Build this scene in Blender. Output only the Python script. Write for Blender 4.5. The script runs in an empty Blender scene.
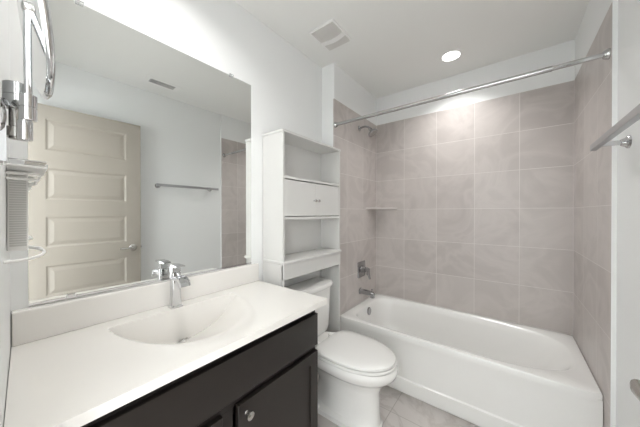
import bpy, bmesh, math, random
from mathutils import Vector, Matrix
random.seed(7)
SC = bpy.context.scene
COL = SC.collection
PI = math.pi

# ------------------------------------------------------------------ camera
cam_d = bpy.data.cameras.new('camera'); cam = bpy.data.objects.new('camera', cam_d); COL.objects.link(cam)
cam_d.sensor_fit = 'HORIZONTAL'; cam_d.sensor_width = 36.0
cam_d.lens = 248.06/640*36.0
cam_d.clip_start = 0.01
cam.location = (1.16494, -2.52266, 1.30088)
cam.rotation_euler = (PI/2 - 0.0042, 0, 0.6555)
SC.camera = cam

# ------------------------------------------------------------------ world, exposure
W_ = bpy.data.worlds.new('world'); SC.world = W_; W_.use_nodes = True
bg = W_.node_tree.nodes['Background']
bg.inputs[0].default_value = (0.955, 0.98, 1.0, 1); bg.inputs[1].default_value = 6.3
SC.view_settings.view_transform = 'Standard'; SC.view_settings.look = 'None'
SC.view_settings.gamma = 1.0; SC.view_settings.use_curve_mapping = False
SC.view_settings.exposure = 0.27
CAN_POWER = 4.2; CAN2_POWER = 4.1; HALL_FILL_POWER = 2.0

def area_lamp(name, loc, size, power, rot=(0,0,0), color=(1,.993,.985), shape='DISK', sy=None, spread=2.5):
    l = bpy.data.lights.new(name, 'AREA'); l.shape = shape; l.size = size
    if sy: l.size_y = sy
    l.energy = power; l.color = color; l.spread = spread
    o = bpy.data.objects.new(name, l); o.location = loc; o.rotation_euler = rot; COL.objects.link(o)
    return o
HC = 2.545                      # ceiling height
area_lamp('recessed_lamp', (.787,-.33,HC-.012), .12, CAN_POWER, spread=2.15)
area_lamp('recessed_lamp', (.32,-2.08,HC-.012), .12, CAN2_POWER)
area_lamp('hall_fill', (1.05,-3.2,HC-.03), .35, HALL_FILL_POWER)  # unseen fill light added in the hallway to brighten the room through the doorway

# ------------------------------------------------------------------ materials
def srgb(r,g,b):
    f = lambda c: (c/255/12.92) if c/255 <= .04045 else ((c/255+.055)/1.055)**2.4
    return (f(r), f(g), f(b), 1)
def mat(name, color, rough=.5, metal=0.0, noise=0.0, scale=20, spec=None, coat=0.0, bump=0.0, bscale=60):
    m = bpy.data.materials.new(name); m.use_nodes = True
    nt = m.node_tree; b = nt.nodes['Principled BSDF']
    b.inputs['Base Color'].default_value = color
    b.inputs['Roughness'].default_value = rough; b.inputs['Metallic'].default_value = metal
    if coat: b.inputs['Coat Weight'].default_value = coat; b.inputs['Coat Roughness'].default_value = .08
    if spec is not None: b.inputs['Specular IOR Level'].default_value = spec
    tc = nt.nodes.new('ShaderNodeTexCoord')
    n = nt.nodes.new('ShaderNodeTexNoise'); n.inputs['Scale'].default_value = scale; n.inputs['Detail'].default_value = 4
    nt.links.new(tc.outputs['Object'], n.inputs['Vector'])
    mx = nt.nodes.new('ShaderNodeMix'); mx.data_type = 'RGBA'
    mx.inputs[6].default_value = color
    mx.inputs[7].default_value = tuple(c*(1-noise) for c in color[:3]) + (1,)
    nt.links.new(n.outputs['Fac'], mx.inputs[0]); nt.links.new(mx.outputs[2], b.inputs['Base Color'])
    if bump:
        n2 = nt.nodes.new('ShaderNodeTexNoise'); n2.inputs['Scale'].default_value = bscale
        nt.links.new(tc.outputs['Object'], n2.inputs['Vector'])
        bp = nt.nodes.new('ShaderNodeBump'); bp.inputs['Strength'].default_value = bump; bp.inputs['Distance'].default_value = .002
        nt.links.new(n2.outputs['Fac'], bp.inputs['Height']); nt.links.new(bp.outputs['Normal'], b.inputs['Normal'])
    return m
def tile_mat(name, axes, c1, c2, grout, off=(0,0), tw=.3048, th=.3048, mortar=.0019, rough=.35, vein=.45, vscale=3.0, veincol=None, vw=.12):
    """square tiles laid on the plane spanned by two object axes"""
    m = bpy.data.materials.new(name); m.use_nodes = True
    nt = m.node_tree; N = nt.nodes; L = nt.links; b = N['Principled BSDF']
    b.inputs['Roughness'].default_value = rough
    tc = N.new('ShaderNodeTexCoord'); sep = N.new('ShaderNodeSeparateXYZ'); L.new(tc.outputs['Object'], sep.inputs[0])
    cmb = N.new('ShaderNodeCombineXYZ')
    for k, ax in enumerate(axes):
        a = N.new('ShaderNodeMath'); a.operation = 'ADD'; a.inputs[1].default_value = off[k] + 20*(tw if k == 0 else th)
        L.new(sep.outputs[ax], a.inputs[0]); L.new(a.outputs[0], cmb.inputs[k])
    br = N.new('ShaderNodeTexBrick'); br.offset = 0.0; br.squash = 1.0
    br.inputs['Scale'].default_value = 1.0; br.inputs['Brick Width'].default_value = tw; br.inputs['Row Height'].default_value = th
    br.inputs['Mortar Size'].default_value = mortar; br.inputs['Mortar Smooth'].default_value = .1
    br.inputs['Color1'].default_value = c1; br.inputs['Color2'].default_value = c2; br.inputs['Mortar'].default_value = grout
    L.new(cmb.outputs[0], br.inputs['Vector'])
    n = N.new('ShaderNodeTexNoise'); n.inputs['Scale'].default_value = vscale; n.inputs['Detail'].default_value = 6; n.inputs['Distortion'].default_value = 1.4
    L.new(tc.outputs['Object'], n.inputs['Vector'])
    # thin veins where the noise crosses its middle
    s = N.new('ShaderNodeMath'); s.operation = 'SUBTRACT'; s.inputs[1].default_value = .5; L.new(n.outputs['Fac'], s.inputs[0])
    ab = N.new('ShaderNodeMath'); ab.operation = 'ABSOLUTE'; L.new(s.outputs[0], ab.inputs[0])
    mr = N.new('ShaderNodeMapRange'); mr.inputs['From Min'].default_value = 0; mr.inputs['From Max'].default_value = vw
    mr.inputs['To Min'].default_value = vein; mr.inputs['To Max'].default_value = 0; L.new(ab.outputs[0], mr.inputs['Value'])
    inv = N.new('ShaderNodeMath'); inv.operation = 'SUBTRACT'; inv.inputs[0].default_value = 1; L.new(br.outputs['Fac'], inv.inputs[1])
    ml = N.new('ShaderNodeMath'); ml.operation = 'MULTIPLY'; L.new(mr.outputs[0], ml.inputs[0]); L.new(inv.outputs[0], ml.inputs[1])
    mx = N.new('ShaderNodeMix'); mx.data_type = 'RGBA'; L.new(ml.outputs[0], mx.inputs[0])
    L.new(br.outputs['Color'], mx.inputs[6]); mx.inputs[7].default_value = veincol or tuple(min(1,c*1.18) for c in c1[:3])+(1,)
    L.new(mx.outputs[2], b.inputs['Base Color'])
    bp = N.new('ShaderNodeBump'); bp.inputs['Strength'].default_value = .5; bp.inputs['Distance'].default_value = .002; bp.invert = True
    L.new(br.outputs['Fac'], bp.inputs['Height']); L.new(bp.outputs['Normal'], b.inputs['Normal'])
    return m
def emit_mat(name, color, strength):
    m = bpy.data.materials.new(name); m.use_nodes = True
    b = m.node_tree.nodes['Principled BSDF']; b.inputs['Base Color'].default_value = (1,1,1,1)
    b.inputs['Emission Color'].default_value = color; b.inputs['Emission Strength'].default_value = strength
    return m

M = {}
M['paint']   = mat('wall_paint', srgb(243,244,243), .55, noise=.015, scale=3, bump=.05, bscale=250)
M['ceil']    = mat('ceiling_paint', srgb(243,243,240), .7, noise=.015, scale=3)
M['trim']    = mat('trim_paint', srgb(242,242,240), .3)
TC1, TC2, TG = srgb(198,191,187), srgb(186,178,174), srgb(222,217,213)
M['tile_b']  = tile_mat('taupe_tile_back', (0,2), TC1, TC2, TG, (0,-.4196))
M['tile_s']  = tile_mat('taupe_tile_side', (1,2), TC1, TC2, TG, (0,-.4196))
M['floor']   = tile_mat('marble_floor_tile', (0,1), srgb(208,202,198), srgb(204,198,194), srgb(170,163,157), (-.545,.35), .6096, .6096, .0022, .3, .55, 2.6, srgb(178,170,165), .05)
M['hallfl']  = mat('hall_floor', srgb(170,166,160), .5, noise=.2, scale=6)
M['door']    = mat('greige_door_paint', srgb(168,161,151), .35, noise=.01)
M['counter'] = mat('cultured_marble', srgb(239,236,231), .16, noise=.02, scale=4, coat=.3)
M['ceramic'] = mat('white_ceramic', srgb(240,239,236), .12, noise=.01, coat=.4)
M['tub']     = mat('tub_enamel', srgb(241,240,237), .18, noise=.01, coat=.3)
M['seat']    = mat('toilet_seat_plastic', srgb(238,237,234), .22)
M['cab']     = mat('espresso_wood', srgb(35,30,27), .33, noise=.22, scale=14)
M['cabin']   = mat('espresso_wood_frame', srgb(30,25,23), .4, noise=.2, scale=14)
M['laminate']= mat('white_laminate', srgb(219,218,215), .35, noise=.01)
M['chrome']  = mat('chrome', (.66,.66,.67,1), .09, 1.0)
M['nickel']  = mat('brushed_nickel', (.52,.51,.49,1), .24, 1.0, noise=.05)
M['rod']     = mat('satin_steel', (.52,.52,.52,1), .22, 1.0)
M['bar']     = mat('brushed_bar_steel', (.5,.505,.52,1), .36, 1.0)
M['fitting'] = mat('bath_fitting_chrome', (.40,.40,.41,1), .14, 1.0)
M['mirror']  = mat('mirror_silvering', (.87,.885,.875,1), .003, 1.0)
M['glassedge']= mat('mirror_edge', srgb(120,132,128), .15)
M['plastic'] = mat('white_plastic', srgb(246,245,243), .35)
M['grille']  = mat('grey_grille', srgb(222,220,216), .6)
M['dark']    = mat('dark_slot', srgb(50,50,52), .7)
M['acrylic'] = mat('clear_acrylic', (.95,.96,.96,1), .05)
_b = M['acrylic'].node_tree.nodes['Principled BSDF']; _b.inputs['Transmission Weight'].default_value = .75; _b.inputs['IOR'].default_value = 1.3
M['lens']    = emit_mat('lamp_diffuser', (1,.97,.93,1), 6.0)

# ------------------------------------------------------------------ mesh helpers
def base_of(p):
    v = Vector((0,0,0))
    while p is not None:
        v += p.location; p = p.parent
    return v
def obj(name, bm, m, parent=None, smooth=False, bevel=0.0, seg=2, loc=None):
    """link bm (built in world coordinates) as ONE mesh object under its parent"""
    b = base_of(parent)
    if parent is None and loc is not None: b = Vector(loc)
    bmesh.ops.recalc_face_normals(bm, faces=bm.faces)
    bmesh.ops.translate(bm, vec=-b, verts=bm.verts)
    me = bpy.data.meshes.new(name); bm.to_mesh(me); bm.free()
    me.materials.append(m)
    if smooth:
        for p in me.polygons: p.use_smooth = True
        try: me.set_sharp_from_angle(angle=math.radians(38))
        except Exception: pass
    o = bpy.data.objects.new(name, me); COL.objects.link(o)
    if parent is not None: o.parent = parent
    elif loc is not None: o.location = loc
    if bevel:
        md = o.modifiers.new('bevel', 'BEVEL'); md.width = bevel; md.segments = seg; md.limit_method = 'ANGLE'; md.angle_limit = math.radians(40)
    return o
def thing(name, label, cat, loc, group=None):
    o = bpy.data.objects.new(name, None); COL.objects.link(o); o.location = loc; o.empty_display_size = .05
    o['label'] = label; o['category'] = cat
    if group: o['group'] = group
    return o
def tag(o, label, cat, group=None):
    o['label'] = label; o['category'] = cat
    if group: o['group'] = group
    return o
def struct(name, bm, m, parent=None, **k):
    o = obj(name, bm, m, parent, **k)
    if parent is None: o['kind'] = 'structure'
    return o
def B(): return bmesh.new()
def box(bm, x0,x1,y0,y1,z0,z1):
    v = [bm.verts.new((x,y,z)) for z in (z0,z1) for y in (y0,y1) for x in (x0,x1)]
    for f in ((0,2,3,1),(4,5,7,6),(0,1,5,4),(2,6,7,3),(0,4,6,2),(1,3,7,5)): bm.faces.new([v[i] for i in f])
    return bm
def prism(bm, pts, z0, z1):
    """vertical prism over a plan outline"""
    a = [bm.verts.new((p[0],p[1],z0)) for p in pts]; b = [bm.verts.new((p[0],p[1],z1)) for p in pts]
    n = len(pts)
    bm.faces.new(a[::-1]); bm.faces.new(b)
    for i in range(n): bm.faces.new((a[i],a[(i+1)%n],b[(i+1)%n],b[i]))
    return bm
def loft(bm, rings, cap0=True, cap1=True, closed=True):
    vs = [[bm.verts.new(p) for p in r] for r in rings]
    n = len(vs[0])
    for a, b in zip(vs, vs[1:]):
        for i in range(n if closed else n-1):
            bm.faces.new((a[i],a[(i+1)%n],b[(i+1)%n],b[i]))
    if cap0: bm.faces.new(vs[0][::-1])
    if cap1: bm.faces.new(vs[-1])
    return bm
def frame(d):
    d = Vector(d).normalized(); u = Vector((0,0,1)) if abs(d.z) < .9 else Vector((1,0,0))
    a = d.cross(u).normalized(); return a, a.cross(d).normalized(), d
def lathe(bm, p0, d, prof, seg=28):
    """profile of (distance along d, radius)"""
    a, c, d = frame(d); p0 = Vector(p0)
    rings = [[p0 + d*h + (a*math.cos(t)+c*math.sin(t))*max(r,1e-4) for t in [2*PI*i/seg for i in range(seg)]] for h, r in prof]
    return loft(bm, rings)
def cyl(bm, p0, p1, r, seg=20):
    p0 = Vector(p0); p1 = Vector(p1); return lathe(bm, p0, p1-p0, [(0,r),((p1-p0).length,r)], seg)
def tube(bm, pts, r, seg=10, closed=False):
    pts = [Vector(p) for p in pts]; n = len(pts); rings = []
    up = None
    for i, p in enumerate(pts):
        if closed: d = pts[(i+1)%n]-pts[i-1]
        else: d = pts[min(i+1,n-1)]-pts[max(i-1,0)]
        d.normalize()
        if up is None: a, c, _ = frame(d)
        else:
            a = (up - d*up.dot(d)).normalized(); c = a.cross(d)
        up = a
        rr = r[i] if isinstance(r, (list,tuple)) else r
        rings.append([p + (a*math.cos(t)+c*math.sin(t))*rr for t in [2*PI*k/seg for k in range(seg)]])
    if closed: rings.append(rings[0])
    return loft(bm, rings, not closed, not closed)
def supell(xc, yc, af, ab, hw, z, n=2.2, nb=None, N=72):
    """egg outline: af in front (+x), ab behind, hw half width"""
    out = []
    for i in range(N):
        t = 2*PI*i/N; c, s = math.cos(t), math.sin(t)
        e = n if c >= 0 else (nb or n)
        k = (abs(c)**e + abs(s)**e)**(-1/e)
        out.append(Vector((xc + (af if c >= 0 else ab)*c*k, yc + hw*s*k, z)))
    return out
def rrect(x0,x1,y0,y1,z,r=.02,k=5):
    pts = []
    for cx, cy, a0 in ((x1-r,y1-r,0),(x0+r,y1-r,PI/2),(x0+r,y0+r,PI),(x1-r,y0+r,1.5*PI)):
        for i in range(k+1):
            a = a0 + PI/2*i/k; pts.append(Vector((cx+r*math.cos(a), cy+r*math.sin(a), z)))
    return pts
def rring(c, a, b, ha, hb, r, k=5):
    """rounded rectangle around c in the plane of unit vectors a, b"""
    return [Vector(c) + Vector(a)*p.x + Vector(b)*p.y for p in rrect(-ha,ha,-hb,hb,0,r,k)]

# ------------------------------------------------------------------ room shell
XL, XR, YJ, YR, XR2 = -.127, 1.524, -.815, -.838, 1.54
def yn(x): return -2.497 - .042*(x+.127)          # face of the near wall
struct('floor', box(B(), -.25,1.66,-2.75,.15,-.1,0), M['floor'])
struct('ceiling', box(B(), -.25,1.66,-2.75,.15,HC,HC+.1), M['ceil'])
struct('wall_left', prism(B(), [(XL-.12,-2.75),(XL-.0191,-2.75),(XL,-1.559),(XL,.15),(XL-.12,.15)], 0,HC), M['paint'])
struct('wall_alcove', box(B(), XL,-.01,YJ,0,0,HC), M['paint'])
struct('wall_back', box(B(), XL,XR2+.12,.01,.15,0,HC), M['paint'])
struct('wall_right', box(B(), XR2,XR2+.12,-2.75,0.01,0,HC), M['paint'])
# near wall with the doorway the photograph is taken from
bm = B()
prism(bm, [(XL-.018,yn(XL)),(XL-.018,-2.66),(.62,-2.66),(.62,yn(.62))], 0, HC)
prism(bm, [(.62,yn(.62)),(.62,-2.66),(XR2,-2.66),(XR2,yn(XR2))], 2.16, HC)
prism(bm, [(1.445,yn(1.445)),(1.445,-2.66),(XR2,-2.66),(XR2,yn(XR2))], 0, 2.16)
struct('wall_near', bm, M['paint'])
# hallway beyond the doorway
struct('floor_hall', box(B(), -.4,2.3,-4.0,-2.75,-.1,0), M['hallfl'])
struct('ceiling_hall', box(B(), -.4,2.3,-4.0,-2.75,HC,HC+.1), M['ceil'])
struct('wall_hall', box(B(), -.4,2.3,-4.1,-4.0,0,HC), M['paint'])
# tile surround (three faces of the alcove), tops at 2.249
ZT = .4196+6*.3048
struct('trim_1', box(B(), 0,XR,0,.01,0,ZT), M['tile_b'])
struct('trim_2', box(B(), -.01,0,YJ+.001,0,0,ZT), M['tile_s'])
struct('trim_3', box(B(), XR,XR2,YR,0,0,ZT), M['tile_s'])
# painted return above the right tile so the wall stays flush over it
struct('trim_4', box(B(), -.01,0,YJ+.001,0.01,ZT,HC), M['paint'])
struct('trim_5', box(B(), XR+.004,XR2,YR,0.01,ZT,HC), M['paint'])
struct('trim_6', box(B(), XR,XR2+.001,YR-.003,YR,0,HC), M['paint'])
def skirting(name, pts, h=.1, t=.013):
    bm = B()
    for (a, b, n) in pts:
        a = Vector((*a,0)); b = Vector((*b,0)); n = Vector((*n,0))
        loft(bm, [[a,a+n*t,a+n*t+Vector((0,0,h-.012)),a+n*t*.5+Vector((0,0,h)),a+Vector((0,0,h))],
                  [b,b+n*t,b+n*t+Vector((0,0,h-.012)),b+n*t*.5+Vector((0,0,h)),b+Vector((0,0,h))]])
    struct(name, bm, M['trim'])
skirting('baseboard_left', [((XL,-1.535),(XL,YJ),(1,0)), ((XL,YJ),(-.011,YJ),(0,-1))])
skirting('baseboard_right', [((XR2,-2.53),(XR2,YR-.013),(-1,0))])
# door casing on the near wall
bm = B(); box(bm, .55,.62,-2.549,-2.535,0,2.19); struct('trim_7', bm, M['trim'], bevel=.004)

# ------------------------------------------------------------------ the open door leaf
dr = bpy.data.objects.new('door_1', None); COL.objects.link(dr); dr.location = (1.405,-2.46,0); dr['kind'] = 'structure'
DX, DY0, DY1, DZ0, DZ1 = 1.405, -2.46, -1.730, .012, 2.132
rows = [(1.783,2.028),(1.401,1.645),(1.030,1.268),(.650,.885),(.272,.507)]
PY0, PY1 = -2.345, -1.842
bm = B()
box(bm, DX+.008,DX+.027,DY0,DY1,DZ0,DZ1)                         # core
for s0, s1 in ((DX,DX+.008),(DX+.027,DX+.035)):
    box(bm, s0,s1,DY0,PY0,DZ0,DZ1); box(bm, s0,s1,PY1,DY1,DZ0,DZ1)
    zs = [DZ1]+[v for r in rows for v in (r[1],r[0])]+[DZ0]
    for i in range(0,len(zs),2): box(bm, s0,s1,PY0,PY1,zs[i+1],zs[i])
slab = obj('door_leaf', bm, M['door'], dr)
for z0, z1 in rows:
    bm = B()
    for s, d in ((DX+.008,-1),(DX+.027,1)):
        R = lambda o, h: [Vector((s+d*h,PY0+o,z0+o)),Vector((s+d*h,PY1-o,z0+o)),Vector((s+d*h,PY1-o,z1-o)),Vector((s+d*h,PY0+o,z1-o))]
        loft(bm, [R(.0,.0075),R(.012,.001),R(.02,.001),R(.045,.0065)], False, True)
    obj('panel', bm, M['door'], dr)
# hardware
bm = B(); HZ, HY = .972, -1.792
for s, d in ((DX,-1),(DX+.035,1)):
    lathe(bm, (s,HY,HZ), (d,0,0), [(0,.032),(.006,.032),(.012,.026),(.014,.012),(.036,.011),(.04,.014)])
    bmx = [(s+d*.046,HY+.012,HZ),(s+d*.05,HY-.01,HZ),(s+d*.05,HY-.05,HZ),(s+d*.046,HY-.105,HZ-.002)]
    tube(bm, bmx, [.011,.012,.009,.007], 12)
obj('handle', bm, M['nickel'], dr, smooth=True)
bm = B(); box(bm, DX+.006,DX+.029,DY1,DY1+.0015,HZ-.03,HZ+.03); box(bm, DX+.012,DX+.023,DY1,DY1+.009,HZ-.008,HZ+.008)
obj('latch', bm, M['nickel'], dr)
for z in (.25,1.08,1.95):
    bm = B(); cyl(bm, (DX-.003,DY0-.004,z-.045),(DX-.003,DY0-.004,z+.045),.006,12); obj('hinge', bm, M['nickel'], dr, smooth=True)

# ------------------------------------------------------------------ vanity cabinet
VF, VR, VT, VL = .385, -1.548, .8345, -2.494
van = thing('vanity_cabinet', 'dark espresso shaker vanity cabinet with false drawer front under the white counter', 'cabinet', (.13,-2.02,0))
bm = B()
box(bm, XL+.002,VF-.02,VR-.018,VR,0,VT)                        # right side
box(bm, XL+.002,VF-.02,VL,VL+.018,0,VT)                        # left side
box(bm, XL+.002,XL+.012,VL+.018,VR-.018,.1,VT)                 # back
box(bm, XL+.012,VF-.02,VL+.018,VR-.018,.1,.118)                # bottom
box(bm, VF-.08,VF-.065,VL+.018,VR-.018,0,.1)                   # toe kick
obj('carcass', bm, M['cabin'], van, bevel=.001)
bm = B()
F0, F1 = VF-.02, VF
box(bm, F0,F1,VL,VL+.03,.1,VT); box(bm, F0,F1,VR-.03,VR,.1,VT); box(bm, F0,F1,-2.06,-2.015,.1,.61)
box(bm, F0,F1,VL+.03,VR-.03,.79,VT); box(bm, F0,F1,VL+.03,VR-.03,.61,.66); box(bm, F0,F1,VL+.03,-2.06,.1,.13); box(bm, F0,F1,-2.015,VR-.03,.1,.13)
obj('face_frame', bm, M['cabin'], van, bevel=.001)
def recessed(name, y0,y1,z0,z1, fw, parent, m=M['cab']):
    x0, x1 = VF+.001, VF+.02
    bm = B()
    def R(o,x): return [Vector((x,y0+o,z0+o)),Vector((x,y1-o,z0+o)),Vector((x,y1-o,z1-o)),Vector((x,y0+o,z1-o))]
    if fw: loft(bm, [R(0,x0),R(0,x1-.0015),R(.0015,x1),R(fw,x1),R(fw+.002,x1-.009)])
    else: loft(bm, [R(0,x0),R(0,x1-.0015),R(.0015,x1)])
    return obj(name, bm, m, parent)
recessed('false_drawer_front', -2.487,-1.552,.645,.80, 0, van)
for y0, y1, ky in ((-2.487,-2.066,-2.10),(-2.006,-1.552,-1.972)):
    d = recessed('door', y0,y1,.112,.616,.052, van)
    bm = B(); lathe(bm, (VF+.02,ky,.572), (1,0,0), [(0,.008),(.003,.006),(.013,.0055),(.016,.012),(.021,.0155),(.026,.0145),(.029,.008),(.030,0)])
    obj('knob', bm, M['nickel'], d, smooth=True)

# ------------------------------------------------------------------ countertop with integral basin
ct = thing('vanity_countertop', 'off-white cultured marble vanity top with half-oval integral sink and backsplash', 'countertop', (.15,-2.0,.84))
CX0, CX1, CY1, CZ0, CZ1 = XL-.0005, .43, -1.507, .838, .866
SX, SY, SW, SL, SD = -.036, -2.013, .257, .450, .156
def sink_z(x, y):
    u = (y-SY)/SW
    if abs(u) >= 1 or x <= SX: return 0
    e = math.sqrt(1-u*u); L = SL*e
    t = (x-SX)/max(L,1e-4)
    if t >= 1: return 0
    q = 1-t
    h = (q - .15 if q > .30 else q*q/.60)   # straight ramp easing into the rim
    return SD*e*h/.85*min(1,(x-SX)/.014)
xs = sorted(set([CX0+ (CX1-CX0)*i/46 for i in range(47)] + [SX-.001,SX,SX+.003,SX+.007,SX+.011,SX+.014,SX+.02,SX+.03]))
ys = [0+i/170 for i in range(171)]
bm = B(); grid = []
for x in xs:
    row = []
    yl = yn(x)+.001
    for s in ys:
        y = yl + (CY1-yl)*s
        row.append(bm.verts.new((x,y,CZ1-sink_z(x,y))))
    grid.append(row)
for i in range(len(xs)-1):
    for j in range(170): bm.faces.new((grid[i][j],grid[i+1][j],grid[i+1][j+1],grid[i][j+1]))
# edge and underside
per = [grid[i][0] for i in range(len(xs))] + grid[-1][1:] + [grid[i][-1] for i in range(len(xs)-2,-1,-1)] + grid[0][-2:0:-1]
low = [bm.verts.new((v.co.x,v.co.y,CZ0)) for v in per]
n = len(per)
for i in range(n): bm.faces.new((per[i],low[i],low[(i+1)%n],per[(i+1)%n]))
# bowl underside shell
obj('countertop', bm, M['counter'], ct, smooth=True)
bm = B()
loft(bm, [[Vector((CX0-.014,yn(CX0)+.001,CZ1)),Vector((CX0+.02,yn(CX0)+.001,CZ1)),Vector((CX0+.02,yn(CX0)+.001,.972)),Vector((CX0+.016,yn(CX0)+.001,.977)),Vector((CX0-.014,yn(CX0)+.001,.977))],
          [Vector((CX0,CY1,CZ1)),Vector((CX0+.02,CY1,CZ1)),Vector((CX0+.02,CY1,.972)),Vector((CX0+.016,CY1,.977)),Vector((CX0,CY1,.977))]])
obj('backsplash', bm, M['counter'], ct, bevel=.003)
dzp = CZ1 - sink_z(SX+.040, SY)
sl = (sink_z(SX+.025,SY)-sink_z(SX+.065,SY))/.04
dn = Vector((-sl,0,1)).normalized()
bm = B(); lathe(bm, Vector((SX+.040,SY,dzp-.001)), dn, [(0,.027),(.002,.027),(.004,.021),(.002,.018),(.0018,0)])
dn_o = obj('drain_ring', bm, M['chrome'], ct, smooth=True)
bm = B(); lathe(bm, Vector((SX+.040,SY,dzp+.001)), dn, [(0,.014),(.006,.0145),(.0075,.012),(.008,0)])
obj('stopper', bm, M['nickel'], ct, smooth=True)

# ------------------------------------------------------------------ sink faucet
fx, fy = -.064, -2.022
CZF = CZ1
fa = thing('bathroom_faucet', 'chrome single-lever waterfall faucet standing behind the vanity sink', 'faucet', (fx,fy,CZ1))
bm = B()
def sq(cx,cy,hx,hy,z,r=.008): return rrect(cx-hx,cx+hx,cy-hy,cy+hy,z,r,3)
loft(bm, [sq(fx,fy,.024,.027,CZ1),sq(fx,fy,.024,.027,CZ1+.006),sq(fx,fy,.019,.022,CZ1+.010),sq(fx,fy,.016,.0195,CZ1+.06),sq(fx,fy,.017,.020,CZ1+.158),sq(fx,fy,.014,.017,CZ1+.161)])
obj('body', bm, M['chrome'], fa, smooth=True)
# open trough spout
bm = B(); pr = []
path = [(-.005,.128,.0),(.025,.137,.0),(.052,.140,.0),(.076,.137,0),(.093,.127,0),(.100,.110,0)]
for k,(px,pz,_) in enumerate(path):
    nx, nz = 0, 1
    a = path[min(k+1,5)]; b = path[max(k-1,0)]
    d = Vector((a[0]-b[0],0,a[1]-b[1])).normalized(); nn = Vector((-d.z,0,d.x))
    c = Vector((fx+px,fy,CZ1+pz)); w = .019+.003*k/5; t = .009 - .0035*k/5
    pr.append([c+nn*t+Vector((0,-w,0)), c-nn*t+Vector((0,-w,0)), c-nn*t+Vector((0,w,0)), c+nn*t+Vector((0,w,0)),
               c+nn*t+Vector((0,w-.004,0)), c+nn*(t*.2)+Vector((0,w-.005,0)), c+nn*(t*.2)+Vector((0,-w+.005,0)), c+nn*t+Vector((0,-w+.004,0))])
loft(bm, pr); obj('spout', bm, M['chrome'], fa, bevel=.001)
bm = B()
loft(bm, [sq(fx,fy,.016,.0185,CZ1+.160,.006),sq(fx,fy,.016,.0185,CZ1+.187,.006)])
loft(bm, [[Vector((fx-.045,fy-.017,CZ1+.186)),Vector((fx-.045,fy+.017,CZ1+.186)),Vector((fx-.045,fy+.017,CZ1+.193)),Vector((fx-.045,fy-.017,CZ1+.193))],
          [Vector((fx,fy-.02,CZ1+.186)),Vector((fx,fy+.02,CZ1+.186)),Vector((fx,fy+.02,CZ1+.196)),Vector((fx,fy-.02,CZ1+.196))],
          [Vector((fx+.055,fy-.02,CZ1+.188)),Vector((fx+.055,fy+.02,CZ1+.188)),Vector((fx+.055,fy+.02,CZ1+.195)),Vector((fx+.055,fy-.02,CZ1+.195))]])
obj('lever', bm, M['chrome'], fa, bevel=.002)

# ------------------------------------------------------------------ big wall mirror
mir = thing('wall_mirror', 'large frameless rectangular mirror on the wall above the vanity backsplash', 'mirror', (XL,-2.01,.985))
MY0, MY1, MZ0, MZ1 = -2.459, -1.553, .986, 2.097
bm = B(); prism(bm, [(XL-.0144,MY0),(XL-.0134,MY0),(XL+.001,MY1),(XL+.0,MY1)], MZ0,MZ1); obj('backing', bm, M['glassedge'], mir)
bm = B(); MT = (MY1-MY0)*.016; M0 = XL-.0144-.0030; v = [bm.verts.new(p) for p in ((M0+.0048,MY0,MZ0),(M0+.0048+MT,MY1,MZ0),(M0+.0048+MT,MY1,MZ1),(M0+.0048,MY0,MZ1))]
v2 = [bm.verts.new(p) for p in ((M0+.0041,MY0,MZ0),(M0+.0041+MT,MY1,MZ0),(M0+.0041+MT,MY1,MZ1),(M0+.0041,MY0,MZ1))]
bm.faces.new(v); bm.faces.new(v2[::-1])
for i in range(4): bm.faces.new((v[i],v2[i],v2[(i+1)%4],v[(i+1)%4]))
obj('glass', bm, M['mirror'], mir)
bm = B(); prism(bm, [(XL-.0144,MY0),(XL-.0094,MY0),(XL+.005,MY1),(XL+.0,MY1)], MZ0-.006,MZ0+.003); obj('bottom_channel', bm, M['chrome'], mir)
for cy_, cz_ in ((-2.33,MZ1),(-1.69,MZ1),(-2.356,MZ0+.004)):
    bm = B(); box(bm, XL-.0144+(cy_-MY0)*.016,XL-.0064+(cy_-MY0)*.016,cy_-.012,cy_+.012,cz_-.007,cz_+.008); obj('clip', bm, M['acrylic'] if cz_ > 2 else M['chrome'], mir, bevel=.002)

# ------------------------------------------------------------------ over-toilet storage cabinet
EX0, EX1, EY0, EY1, EZ = XL+.004, .064, -1.463, -.822, 1.812
et = thing('storage_cabinet', 'tall white over-toilet storage cabinet with open shelves and two small doors', 'cabinet', (-.03,-1.14,0))
T = .016
for y0 in (EY0, EY1-T):
    bm = B(); box(bm, EX0,EX1,y0,y0+T,.0,EZ-T); s_ = obj('side_panel', bm, M['laminate'], et, bevel=.001)
    if y0 == EY0:
        for cx_, cz_ in ((-.081,1.252),(-.105,1.017)):
            bm = B(); lathe(bm, (cx_,EY0,cz_), (0,-1,0), [(0,.005),(.001,.005),(.0015,.003)], 12); obj('screw_cap', bm, M['grille'], s_)
bm = B(); box(bm, EX0,EX1+.006,EY0-.005,EY1+.002,EZ-T,EZ); obj('top_board', bm, M['laminate'], et, bevel=.003)
bm = B(); box(bm, EX0,EX0+.005,EY0+T,EY1-T,.88,EZ-T); obj('back_panel', bm, M['laminate'], et)
for z in (1.513,1.256):
    bm = B(); box(bm, EX0+.005,EX1-.002,EY0+T,EY1-T,z-.0,z+T); obj('shelf', bm, M['laminate'], et, bevel=.001)
ZB = .985
bm = B(); box(bm, EX0+.005,EX1+.014,EY0-.006,EY1+.002,ZB-.006,ZB+.014)
obj('bottom_shelf', bm, M['laminate'], et, bevel=.005)
bm = B(); box(bm, EX1-.014,EX1+.004,EY0+.0,EY1-.0,.882,ZB-.006); obj('apron', bm, M['laminate'], et, bevel=.003)
bm = B(); box(bm, EX0,EX0+T,EY0+T,EY1-T,.14,.19); obj('rear_rail', bm, M['laminate'], et, bevel=.001)
EM = (EY0+EY1)/2
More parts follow.
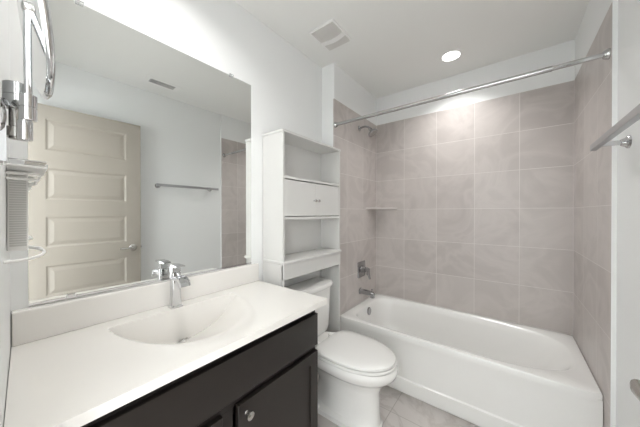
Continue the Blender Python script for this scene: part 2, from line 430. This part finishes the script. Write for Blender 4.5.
for y0, y1, ky in ((EY0+T+.002,EM-.0003,EM-.018),(EM+.0003,EY1-T-.002,EM+.018)):
    bm = B(); box(bm, EX1-.016,EX1-.001,y0,y1,1.277,1.506); d = obj('cabinet_door', bm, M['laminate'], et, bevel=.001)
    bm = B(); lathe(bm, (EX1-.001,ky,1.383), (1,0,0), [(0,.006),(.004,.0045),(.012,.0045),(.015,.009),(.02,.011),(.025,.009),(.027,0)],20); obj('knob', bm, M['chrome'], d, smooth=True)

# ------------------------------------------------------------------ toilet
TY = -1.142
to = thing('toilet', 'white two-piece elongated toilet with closed lid between vanity and bathtub', 'toilet', (.25,TY,0))
bm = B()
rings = []
for z,xc,af,ab,hw,nn,nb in [(.0,.26,.300,.25,.118,2.6,5),(.028,.26,.300,.25,.118,2.6,5),(.038,.26,.292,.24,.106,2.5,4),(.05,.30,.252,.25,.094,2.4,2.0),(.10,.31,.235,.22,.092,2.4,1.7),
        (.17,.32,.224,.22,.088,2.3,1.6),(.23,.32,.226,.26,.092,2.3,1.7),(.27,.33,.235,.29,.104,2.2,1.9),(.30,.335,.256,.32,.132,2.2,2.2),(.325,.345,.275,.34,.164,2.1,2.6),(.345,.355,.287,.35,.180,2.1,3),(.37,.36,.292,.355,.188,2.1,3),(.388,.36,.290,.355,.188,2.1,3),(.40,.36,.283,.35,.184,2.1,3)]:
    rings.append(supell(xc,TY,af,ab,hw,z,nn,nb))
loft(bm, rings); obj('bowl', bm, M['ceramic'], to, smooth=True)
for s in (-1,1):
    bm = B(); lathe(bm, (.17,TY+s*.112,.034), (0,s*.25,1), [(0,.014),(.012,.013),(.02,.008),(.022,0)], 20); obj('bolt_cap', bm, M['plastic'], to, smooth=True)
bm = B(); loft(bm, [supell(.36,TY,.280,.185,.186,.402,2.1,4),supell(.36,TY,.285,.19,.190,.407,2.1,4),supell(.36,TY,.285,.19,.190,.417,2.1,4),supell(.36,TY,.281,.186,.186,.421,2.1,4)])
obj('seat', bm, M['seat'], to, smooth=True)
bm = B()
lr = [supell(.36,TY,.262,.18,.174,.4215,2.1,4),supell(.36,TY,.279,.196,.188,.427,2.1,4),supell(.36,TY,.278,.195,.187,.437,2.1,4),supell(.36,TY,.271,.187,.180,.442,2.1,4),supell(.36,TY,.22,.14,.13,.447,2.1,4),supell(.36,TY,.08,.05,.05,.449,2.1,4)]
loft(bm, lr); obj('lid', bm, M['seat'], to, smooth=True)
for s in (-1,1):
    bm = B(); loft(bm, [rrect(.128,.172,TY+s*.075-.018,TY+s*.075+.018,.40,.01),rrect(.128,.172,TY+s*.075-.018,TY+s*.075+.018,.434,.01),rrect(.134,.166,TY+s*.075-.012,TY+s*.075+.012,.438,.008)])
    obj('hinge', bm, M['seat'], to, smooth=True)
def tring(x0,x1,hw,z,bulge,r=.03):
    out = []
    for p in rrect(x0,x1,TY-hw,TY+hw,z,r,6):
        u = (p.y-TY)/hw; k = max(0,(p.x-(x0+x1)/2)/((x1-x0)/2))
        p.x += bulge*(1-u*u)*k; out.append(p)
    return out
def densify(r):
    out = []
    for i in range(len(r)):
        a, b = r[i], r[(i+1)%len(r)]
        m_ = max(1,int((b-a).length/.025))
        out += [a.lerp(b,k/m_) for k in range(m_)]
    return out
def tank_ring(x0,x1,hw,z,bulge,r=.03):
    out = []
    for p in densify(rrect(x0,x1,TY-hw,TY+hw,z,r,6)):
        u = (p.y-TY)/hw; k = max(0,min(1,(p.x-x0)/(x1-x0)))
        q = p.copy(); q.x += bulge*(1-u*u)*k; out.append(q)
    return out
def uni(ringdefs):
    rs = [tank_ring(*d) for d in ringdefs]
    n = min(len(r) for r in rs)
    res = []
    for r in rs:   # resample each ring to the same number of points by arc length
        L = [0]
        for i in range(len(r)): L.append(L[-1]+(r[(i+1)%len(r)]-r[i]).length)
        tot = L[-1]; o = []; j = 0
        for k in range(96):
            t = tot*k/96
            while L[j+1] < t: j += 1
            o.append(r[j].lerp(r[(j+1)%len(r)], (t-L[j])/max(1e-9,L[j+1]-L[j])))
        res.append(o)
    return res
bm = B(); loft(bm, uni([(-.10,.045,.185,.402,.015),(-.105,.05,.195,.44,.02),(-.108,.05,.208,.60,.025),(-.11,.052,.216,.735,.028)]))
obj('tank', bm, M['ceramic'], to, smooth=True)
bm = B(); loft(bm, uni([(-.112,.058,.228,.735,.03),(-.114,.062,.232,.741,.03),(-.114,.062,.232,.762,.03),(-.111,.057,.228,.770,.03),(-.10,.04,.21,.774,.028)]))
obj('tank_lid', bm, M['ceramic'], to, smooth=True)
bm = B(); lathe(bm, (.058,TY-.15,.69), (1,0,0), [(0,.014),(.008,.014),(.012,.009),(.018,.009)]); tube(bm, [(.078,TY-.155,.69),(.080,TY-.12,.687),(.078,TY-.085,.683)], [.007,.006,.008], 10)
obj('flush_lever', bm, M['chrome'], to, smooth=True)
# ------------------------------------------------------------------ bathtub
tb = thing('bathtub', 'white alcove bathtub with flat apron set in the taupe tiled alcove', 'bathtub', (.762,-.375,0))
ZR = .4196
def rect_ring(x0,x1,y0,y1,z,e,N=128,el=None):
    """superellipse ring; el: another exponent on the -x end"""
    cx, cy, hx, hy = (x0+x1)/2,(y0+y1)/2,(x1-x0)/2,(y1-y0)/2; out = []
    for i in range(N):
        t = 2*PI*(i+.5)/N
        c, s = math.cos(t), math.sin(t); ee = (el or e) if c < 0 else e
        k = (abs(c)**ee+abs(s)**ee)**(-1/ee); out.append(Vector((cx+hx*c*k, cy+hy*s*k, z)))
    return out
bm = B()
X0, X1, Y0, Y1 = .002, XR-.002, -.75, -.002
rg = [rect_ring(X0,X1,Y0,Y1,ZR-.045,60),rect_ring(X0,X1,Y0,Y1,ZR-.008,60),rect_ring(X0+.003,X1-.003,Y0+.003,Y1-.003,ZR-.002,60),rect_ring(X0+.009,X1-.009,Y0+.009,Y1-.009,ZR,60),
      rect_ring(.075,1.47,-.712,-.045,ZR,3.2,el=6),rect_ring(.080,1.463,-.706,-.052,ZR-.003,3.2,el=6),rect_ring(.088,1.450,-.700,-.062,ZR-.014,3.2,el=6),
      rect_ring(.097,1.41,-.692,-.072,ZR-.06,3.2,el=6),rect_ring(.118,1.32,-.672,-.090,ZR-.17,3.2,el=5),rect_ring(.14,1.22,-.65,-.112,ZR-.27,3.2,el=5),
      rect_ring(.165,1.15,-.61,-.14,ZR-.32,3.2,el=4),rect_ring(.22,1.07,-.56,-.19,ZR-.345,3,el=4),rect_ring(.4,.9,-.45,-.3,ZR-.35,3,el=3)]
loft(bm, rg, False, True); obj('basin', bm, M['tub'], tb, smooth=True)
bm = B()
prof = [(-.742,ZR-.03),(-.742,.112),(-.7445,.107),(-.749,.103),(-.750,.098),(-.750,.012),(-.742,.012),(-.742,.0),(-.70,.0),(-.70,ZR-.03)]
loft(bm, [[Vector((x,y,z)) for y,z in prof] for x in (X0,X1)]); obj('apron', bm, M['tub'], tb, bevel=.002)
bm = B(); lathe(bm, (.099,-.375,ZR-.055), (1,0,.12), [(0,.036),(.006,.036),(.010,.030),(.011,.012),(.007,0)]); obj('overflow_plate', bm, M['fitting'], tb, smooth=True)
bm = B(); lathe(bm, (.28,-.375,ZR-.347), (0,0,1), [(0,.034),(.003,.034),(.005,.026),(.003,.02),(.003,0)]); obj('drain', bm, M['chrome'], tb, smooth=True)

# ------------------------------------------------------------------ bath fittings on the plumbing wall
PYc = -.362
sp = thing('tub_spout', 'chrome tub spout on the tiled wall just above the bathtub rim', 'spout', (0,PYc,.535))
bm = B(); rs = []
for x,z,hy,hz in [(0.0,.535,.030,.030),(.004,.535,.030,.030),(.008,.535,.024,.024),(.06,.535,.024,.023),(.10,.533,.024,.022),(.13,.527,.024,.022),(.145,.52,.022,.02)]:
    rs.append(rring((x,PYc,z),(0,1,0),(0,0,1),hy,hz,min(hy,hz)*.75))
loft(bm, rs)
lathe(bm, (.128,PYc,.53), (0.1,0,-1), [(0,.02),(.03,.021),(.038,.019)])
obj('spout_body', bm, M['fitting'], sp, smooth=True)
bm = B(); cyl(bm, (.125,PYc,.545),(.125,PYc,.566),.004,12); lathe(bm,(.125,PYc,.564),(0,0,1),[(0,.004),(.003,.007),(.01,.006),(.012,0)],14); obj('diverter_knob', bm, M['fitting'], sp, smooth=True)
vv = thing('shower_valve', 'square chrome shower valve plate with lever handle above the tub spout', 'faucet', (0,PYc,.745))
bm = B(); V_ = (0,1,0),(0,0,1)
loft(bm, [rring((0,PYc+.02,.745),*V_,.076,.076,.012),rring((.006,PYc+.02,.745),*V_,.076,.076,.012),rring((.010,PYc+.02,.745),*V_,.070,.070,.010)])
obj('plate', bm, M['fitting'], vv, smooth=True)
bm = B(); lathe(bm, (.010,PYc+.02,.745),(1,0,0),[(0,.034),(.006,.032),(.03,.027),(.04,.025),(.042,.018)])
lathe(bm, (.05,PYc+.02,.745),(1,0,0),[(0,.02),(.03,.02),(.033,.016)])
obj('hub', bm, M['fitting'], vv, smooth=True)
bm = B(); loft(bm, [rring((x,PYc+.02+dy,.745-dz),*V_,.014,.036,.008) for x,dy,dz in ((.062,0,.012),(.082,0,.02),(.086,0,.02))])
loft(bm, [rring((x,PYc+.02,.745-dz),(1,0,0),(0,1,0),hx,.013,.006) for x,dz,hx in ((.074,.0,.012),(.082,.05,.010),(.092,.085,.007))])
obj('lever', bm, M['fitting'], vv, smooth=True)
sh = thing('wall_shower', 'chrome shower head on a bent arm high on the tiled plumbing wall', 'shower head', (0,-.38,2.11))
bm = B(); lathe(bm, (0,-.38,2.115),(1,0,0),[(0,.028),(.004,.027),(.010,.014),(.012,.011)])
tube(bm, [(0,-.38,2.115),(.03,-.38,2.120),(.06,-.38,2.122),(.09,-.38,2.112),(.112,-.38,2.092)], .0095, 14); obj('arm', bm, M['fitting'], sh, smooth=True)
bm = B(); hd = Vector((.55,0,-.83)).normalized()
lathe(bm, Vector((.108,-.38,2.096)), hd, [(0,.010),(.006,.016),(.018,.017),(.024,.013),(.030,.018),(.052,.044),(.060,.047),(.066,.047),(.068,.042)], 30); obj('head', bm, M['fitting'], sh, smooth=True)
bm = B(); lathe(bm, Vector((.108,-.38,2.096))+hd*.068, hd, [(0,.041),(.002,.04),(.003,0)], 30); obj('spray_face', bm, M['nickel'], sh)

# ------------------------------------------------------------------ corner shelf
bm = B()
a = [(.0005,-.0005),(.0005,-.235),(.235,-.0005)]
loft(bm, [[Vector((x,y,z)) for x,y in a] for z in (1.334,1.352)])
tag(obj('corner_shelf', bm, mat('shelf_tile', srgb(205,198,194), .35, noise=.06, scale=5), loc=(0,0,1.34), bevel=.002), 'flat triangular stone corner shelf in the tiled shower corner', 'shelf')

# ------------------------------------------------------------------ shower rod
RY, RZ = -.8025, 2.032
ro = thing('shower_rod', 'straight telescoping satin steel shower curtain rod spanning the tub alcove opening', 'shower rod', (.762,RY,RZ))
bm = B(); cyl(bm, (.012,RY,RZ),(1.33,RY,RZ),.0135,24); obj('outer_tube', bm, M['rod'], ro, smooth=True)
bm = B(); cyl(bm, (1.32,RY,RZ),(XR-.012,RY,RZ),.0115,24); obj('inner_tube', bm, M['chrome'], ro, smooth=True)
for x, d in ((0.0005,1),(XR-.0005,-1)):
    bm = B(); lathe(bm, (x,RY,RZ),(d,0,0),[(0,.024),(.006,.024),(.014,.021),(.020,.017),(.022,.0145)]); obj('end_flange', bm, M['rod'], ro, smooth=True)

# ------------------------------------------------------------------ towel bar
tw = thing('towel_bar', 'square grey metal towel bar with chrome posts on the right white wall', 'towel bar', (XR2,-1.18,1.6))
bm = B(); box(bm, 1.442,1.463,-1.580,-.921,1.572,1.598); obj('bar', bm, M['bar'], tw, bevel=.002)
for y in (-1.545,-.985):
    bm = B(); cyl(bm, (1.462,y,1.585),(1.522,y,1.583),.010,20); p_ = obj('post', bm, M['chrome'], tw, smooth=True)
    bm = B(); lathe(bm, (XR2-.0005,y,1.583),(-1,0,0),[(0,.026),(.006,.025),(.012,.018),(.022,.0135),(.024,.011)]); obj('rosette', bm, M['chrome'], p_, smooth=True)

# ------------------------------------------------------------------ ceiling fittings
fan = thing('exhaust_fan', 'square white bathroom exhaust fan grille on the ceiling above the toilet', 'fan', (.158,-1.095,HC))
FX0,FX1,FY0,FY1 = .058,.262,-1.212,-.979
bm = B(); box(bm, FX0,FX1,FY0,FY1,HC-.012,HC-.0005); obj('frame', bm, M['plastic'], fan, bevel=.004)
def arc_panel(name, s0, s1, m, z0, z1, c0, c1):
    """panel running along y with curved long sides at x=s0+c0*q, s1+c1*q"""
    bm = B(); N_ = 12; a_=[];b_=[]
    y0, y1 = FY0+.014, FY1-.014
    for i in range(N_+1):
        u = -1+2*i/N_; q = 1-u*u
        a_.append((s0+c0*q, y0+(y1-y0)*i/N_)); b_.append((s1+c1*q, y0+(y1-y0)*i/N_))
    prism(bm, a_+b_[::-1], z0, z1); return obj(name, bm, m, fan)
# slatted halves either side of the plain centre band
def slats(xa, xb):
    bm = B(); n_ = 13
    for i in range(n_):
        y = FY0+.016+(FY1-FY0-.032)*i/(n_-1)
        box(bm, xa,xb,y-.004,y+.004,HC-.017,HC-.0115)
    return obj('louvre', bm, M['grille'], fan)
for ya, yb in ((FY0+.014,-1.085),(-1.048,FY1-.012)):
    bm = B()
    for i in range(16):
        x = FX0+.018+(FX1-FX0-.036)*i/15
        box(bm, x-.004,x+.004,ya,yb+.012,HC-.016,HC-.0112)
    g_ = obj('louvre', bm, M['grille'], fan)
bm = B(); a_ = []; b_ = []
for i in range(13):
    q = 1-(-1+2*i/12)**2; x = FX0+.006+(FX1-FX0-.012)*i/12
    a_.append((x,-1.092+.018*q)); b_.append((x,-1.056+.018*q))
prism(bm, a_+b_[::-1], HC-.020, HC-.0112); obj('centre_band', bm, M['plastic'], fan)
bm = B(); box(bm, FX0+.012,FX1-.012,FY0+.012,FY1-.012,HC-.0125,HC-.0118); obj('opening', bm, M['grille'], fan)
def can_light(x, y, label):
    c = thing('recessed_light', label, 'light', (x,y,HC))
    bm = B(); pr = [(.062,.0),(.084,.0),(.085,.003),(.080,.006),(.066,.008),(.062,.008)]
    rings = [[Vector((x+r*math.cos(t),y+r*math.sin(t),HC-.0005-h)) for t in [2*PI*i/40 for i in range(40)]] for r,h in pr]
    loft(bm, rings+[rings[0]], False, False); obj('trim_ring', bm, M['trim'], c, smooth=True)
    bm = B(); lathe(bm, (x,y,HC-.001),(0,0,-1),[(0,.063),(.005,.063),(.006,.05),(.0065,0)],36); obj('diffuser', bm, M['lens'], c)
can_light(.787,-.33,'round recessed ceiling light glowing above the bathtub')
can_light(.32,-2.08,'round recessed ceiling light above the vanity sink and big mirror')
rv = thing('air_register', 'small white ceiling air register with dark slots, seen in the big mirror', 'vent', (1.259,-1.59,HC))
bm = B(); box(bm, 1.188,1.330,-1.740,-1.440,HC-.006,HC-.0005); obj('frame', bm, M['plastic'], rv, bevel=.003)
bm = B(); box(bm, 1.223,1.295,-1.695,-1.485,HC-.0068,HC-.0055); obj('slot_opening', bm, M['dark'], rv)
for k in range(18):
    y = -1.690+.2*k/17
    bm = B(); w_ = .0008 if k < 9 else .002
    loft(bm, [[Vector((x,y-w_,HC-.007)),Vector((x,y-w_+.001,HC-.007)),Vector((x,y+w_,HC-.012)),Vector((x,y+w_-.001,HC-.012))] for x in (1.223,1.295)])
    obj('slat', bm, M['grille'] if k >= 9 else M['plastic'], rv)

# ------------------------------------------------------------------ shaving mirror on the near wall
SMX = .5
sm = thing('shaving_mirror', 'round chrome shaving mirror on a jointed arm beside the big mirror', 'mirror', (SMX,yn(SMX),1.5))
bm = B(); lathe(bm, (.5,yn(.5)+.0005,1.46),(0,1,0),[(0,.03),(.004,.03),(.008,.024),(.010,.01)]); lathe(bm, (.5,yn(.5)+.0005,1.39),(0,1,0),[(0,.012),(.006,.010)])
box(bm, .488,.512,yn(.5)+.0005,yn(.5)+.010,1.385,1.475)
obj('wall_plate', bm, M['chrome'], sm, smooth=True)
bm = B()
lathe(bm, (.5,-2.5035,1.4755),(0,0,1),[(0,.0125),(.0015,.0142),(.020,.0142),(.0205,.0132),(.0222,.0132),(.0227,.0142),(.042,.0142),(.0435,.0125)],32)
obj('pivot', bm, M['chrome'], sm, smooth=True)
bm = B(); cyl(bm, (.5,-2.5035,1.425),(.5,-2.5035,1.476),.0075); lathe(bm, (.5,-2.5035,1.428),(0,0,1),[(0,.012),(.016,.012),(.018,.008)])
tube(bm, [(.5,-2.5035,1.484),(.53,-2.502,1.478),(.555,-2.498,1.466),(.58,-2.4935,1.455)], .0058, 12)
obj('link', bm, M['nickel'], sm, smooth=True)
bm = B(); EXX, EYY = .58, -2.4935
lathe(bm, (EXX,EYY,1.441),(0,0,1),[(0,.0085),(.001,.0095),(.018,.0095),(.0185,.0085),(.020,.0085),(.0205,.0095),(.038,.0095),(.039,.008)],28)
lathe(bm, (EXX,EYY-.003,1.410),(0,0,1),[(0,.007),(.001,.008),(.028,.008),(.032,.006)],24)
obj('elbow', bm, M['chrome'], sm, smooth=True)
bm = B(); tube(bm, [(EXX,EYY,1.478),(EXX+.001,EYY,1.50),(EXX+.002,EYY-.0003,1.55),(EXX+.002,EYY-.0005,1.612)], .0044, 14)
obj('arm', bm, M['chrome'], sm, smooth=True)
nf = Vector((0,-math.cos(.15),-math.sin(.15)))
DC = Vector((.56,-2.4893,1.60)); DR = .110
bm = B(); lathe(bm, DC - nf*.009, nf, [(0,DR-.010),(.002,DR-.003),(.005,DR),(.007,DR),(.009,DR-.002),(.0095,DR-.006)], 64)
obj('rim', bm, M['chrome'], sm, smooth=True)
bm = B(); lathe(bm, DC + nf*.0006, nf, [(0,DR-.007),(.0008,DR-.008),(.0009,0)], 64); obj('glass', bm, M['mirror'], sm)
bm = B(); lathe(bm, Vector((EXX+.002,EYY-.006,1.612)), (-.1,1,.1), [(0,.004),(.001,.0075),(.005,.008),(.008,.007)], 24); obj('swivel', bm, M['nickel'], sm, smooth=True)

# ------------------------------------------------------------------ white rack with ribbed holder and loop
rk = thing('wall_rack', 'white bathroom rack with tray, ribbed holder and curved loop at the corner', 'rack', (.13,yn(.13),1.3))
def wy(x, off): return yn(x)+off
def slab(bm, x0,x1,o0,o1,z0,z1):
    r = lambda z: [Vector((x0,wy(x0,o0),z)),Vector((x1,wy(x1,o0),z)),Vector((x1,wy(x1,o1),z)),Vector((x0,wy(x0,o1),z))]
    return loft(bm, [r(z0),r(z1)])
bm = B(); slab(bm, .03,.23,.0005,.068,1.412,1.417); slab(bm, .03,.23,.064,.068,1.417,1.423); obj('tray', bm, M['plastic'], rk, bevel=.002)
bm = B(); slab(bm, .035,.15,.002,.070,1.438,1.441); obj('lid', bm, M['chrome'], rk, bevel=.001)
bm = B(); slab(bm, .04,.145,.03,.064,1.429,1.438); obj('tray_inset', bm, M['nickel'], rk)
for z, o in ((1.397,.056),(1.384,.05)):
    bm = B(); tube(bm, [(.05,wy(.05,.001),z),(.05,wy(.05,o-.01),z),(.056,wy(.056,o),z),(.20,wy(.2,o),z),(.206,wy(.206,o-.01),z),(.206,wy(.206,.001),z)], .0032, 10); obj('rail', bm, M['plastic'], rk, smooth=True)
bm = B(); slab(bm, .10,.14,.0005,.036,1.20,1.408); hb = obj('holder_back', bm, M['plastic'], rk, bevel=.002)
bm = B()
for k in range(30):
    z = 1.212+k*.0063; slab(bm, .139,.1415,.004,.033,z,z+.0046)
obj('ribs', bm, M['laminate'], hb)
bm = B(); pts = []
for i in range(25):
    t = PI*i/24; x = .165 - .165*math.cos(t); pts.append((x, wy(x,.001+.062*math.sin(t)**.8), 1.197))
tube(bm, pts, .0034, 10); lp = obj('loop', bm, M['plastic'], rk, smooth=True)
bm = B(); tube(bm, pts[4:10], .0052, 12); obj('sleeve', bm, M['plastic'], lp, smooth=True)
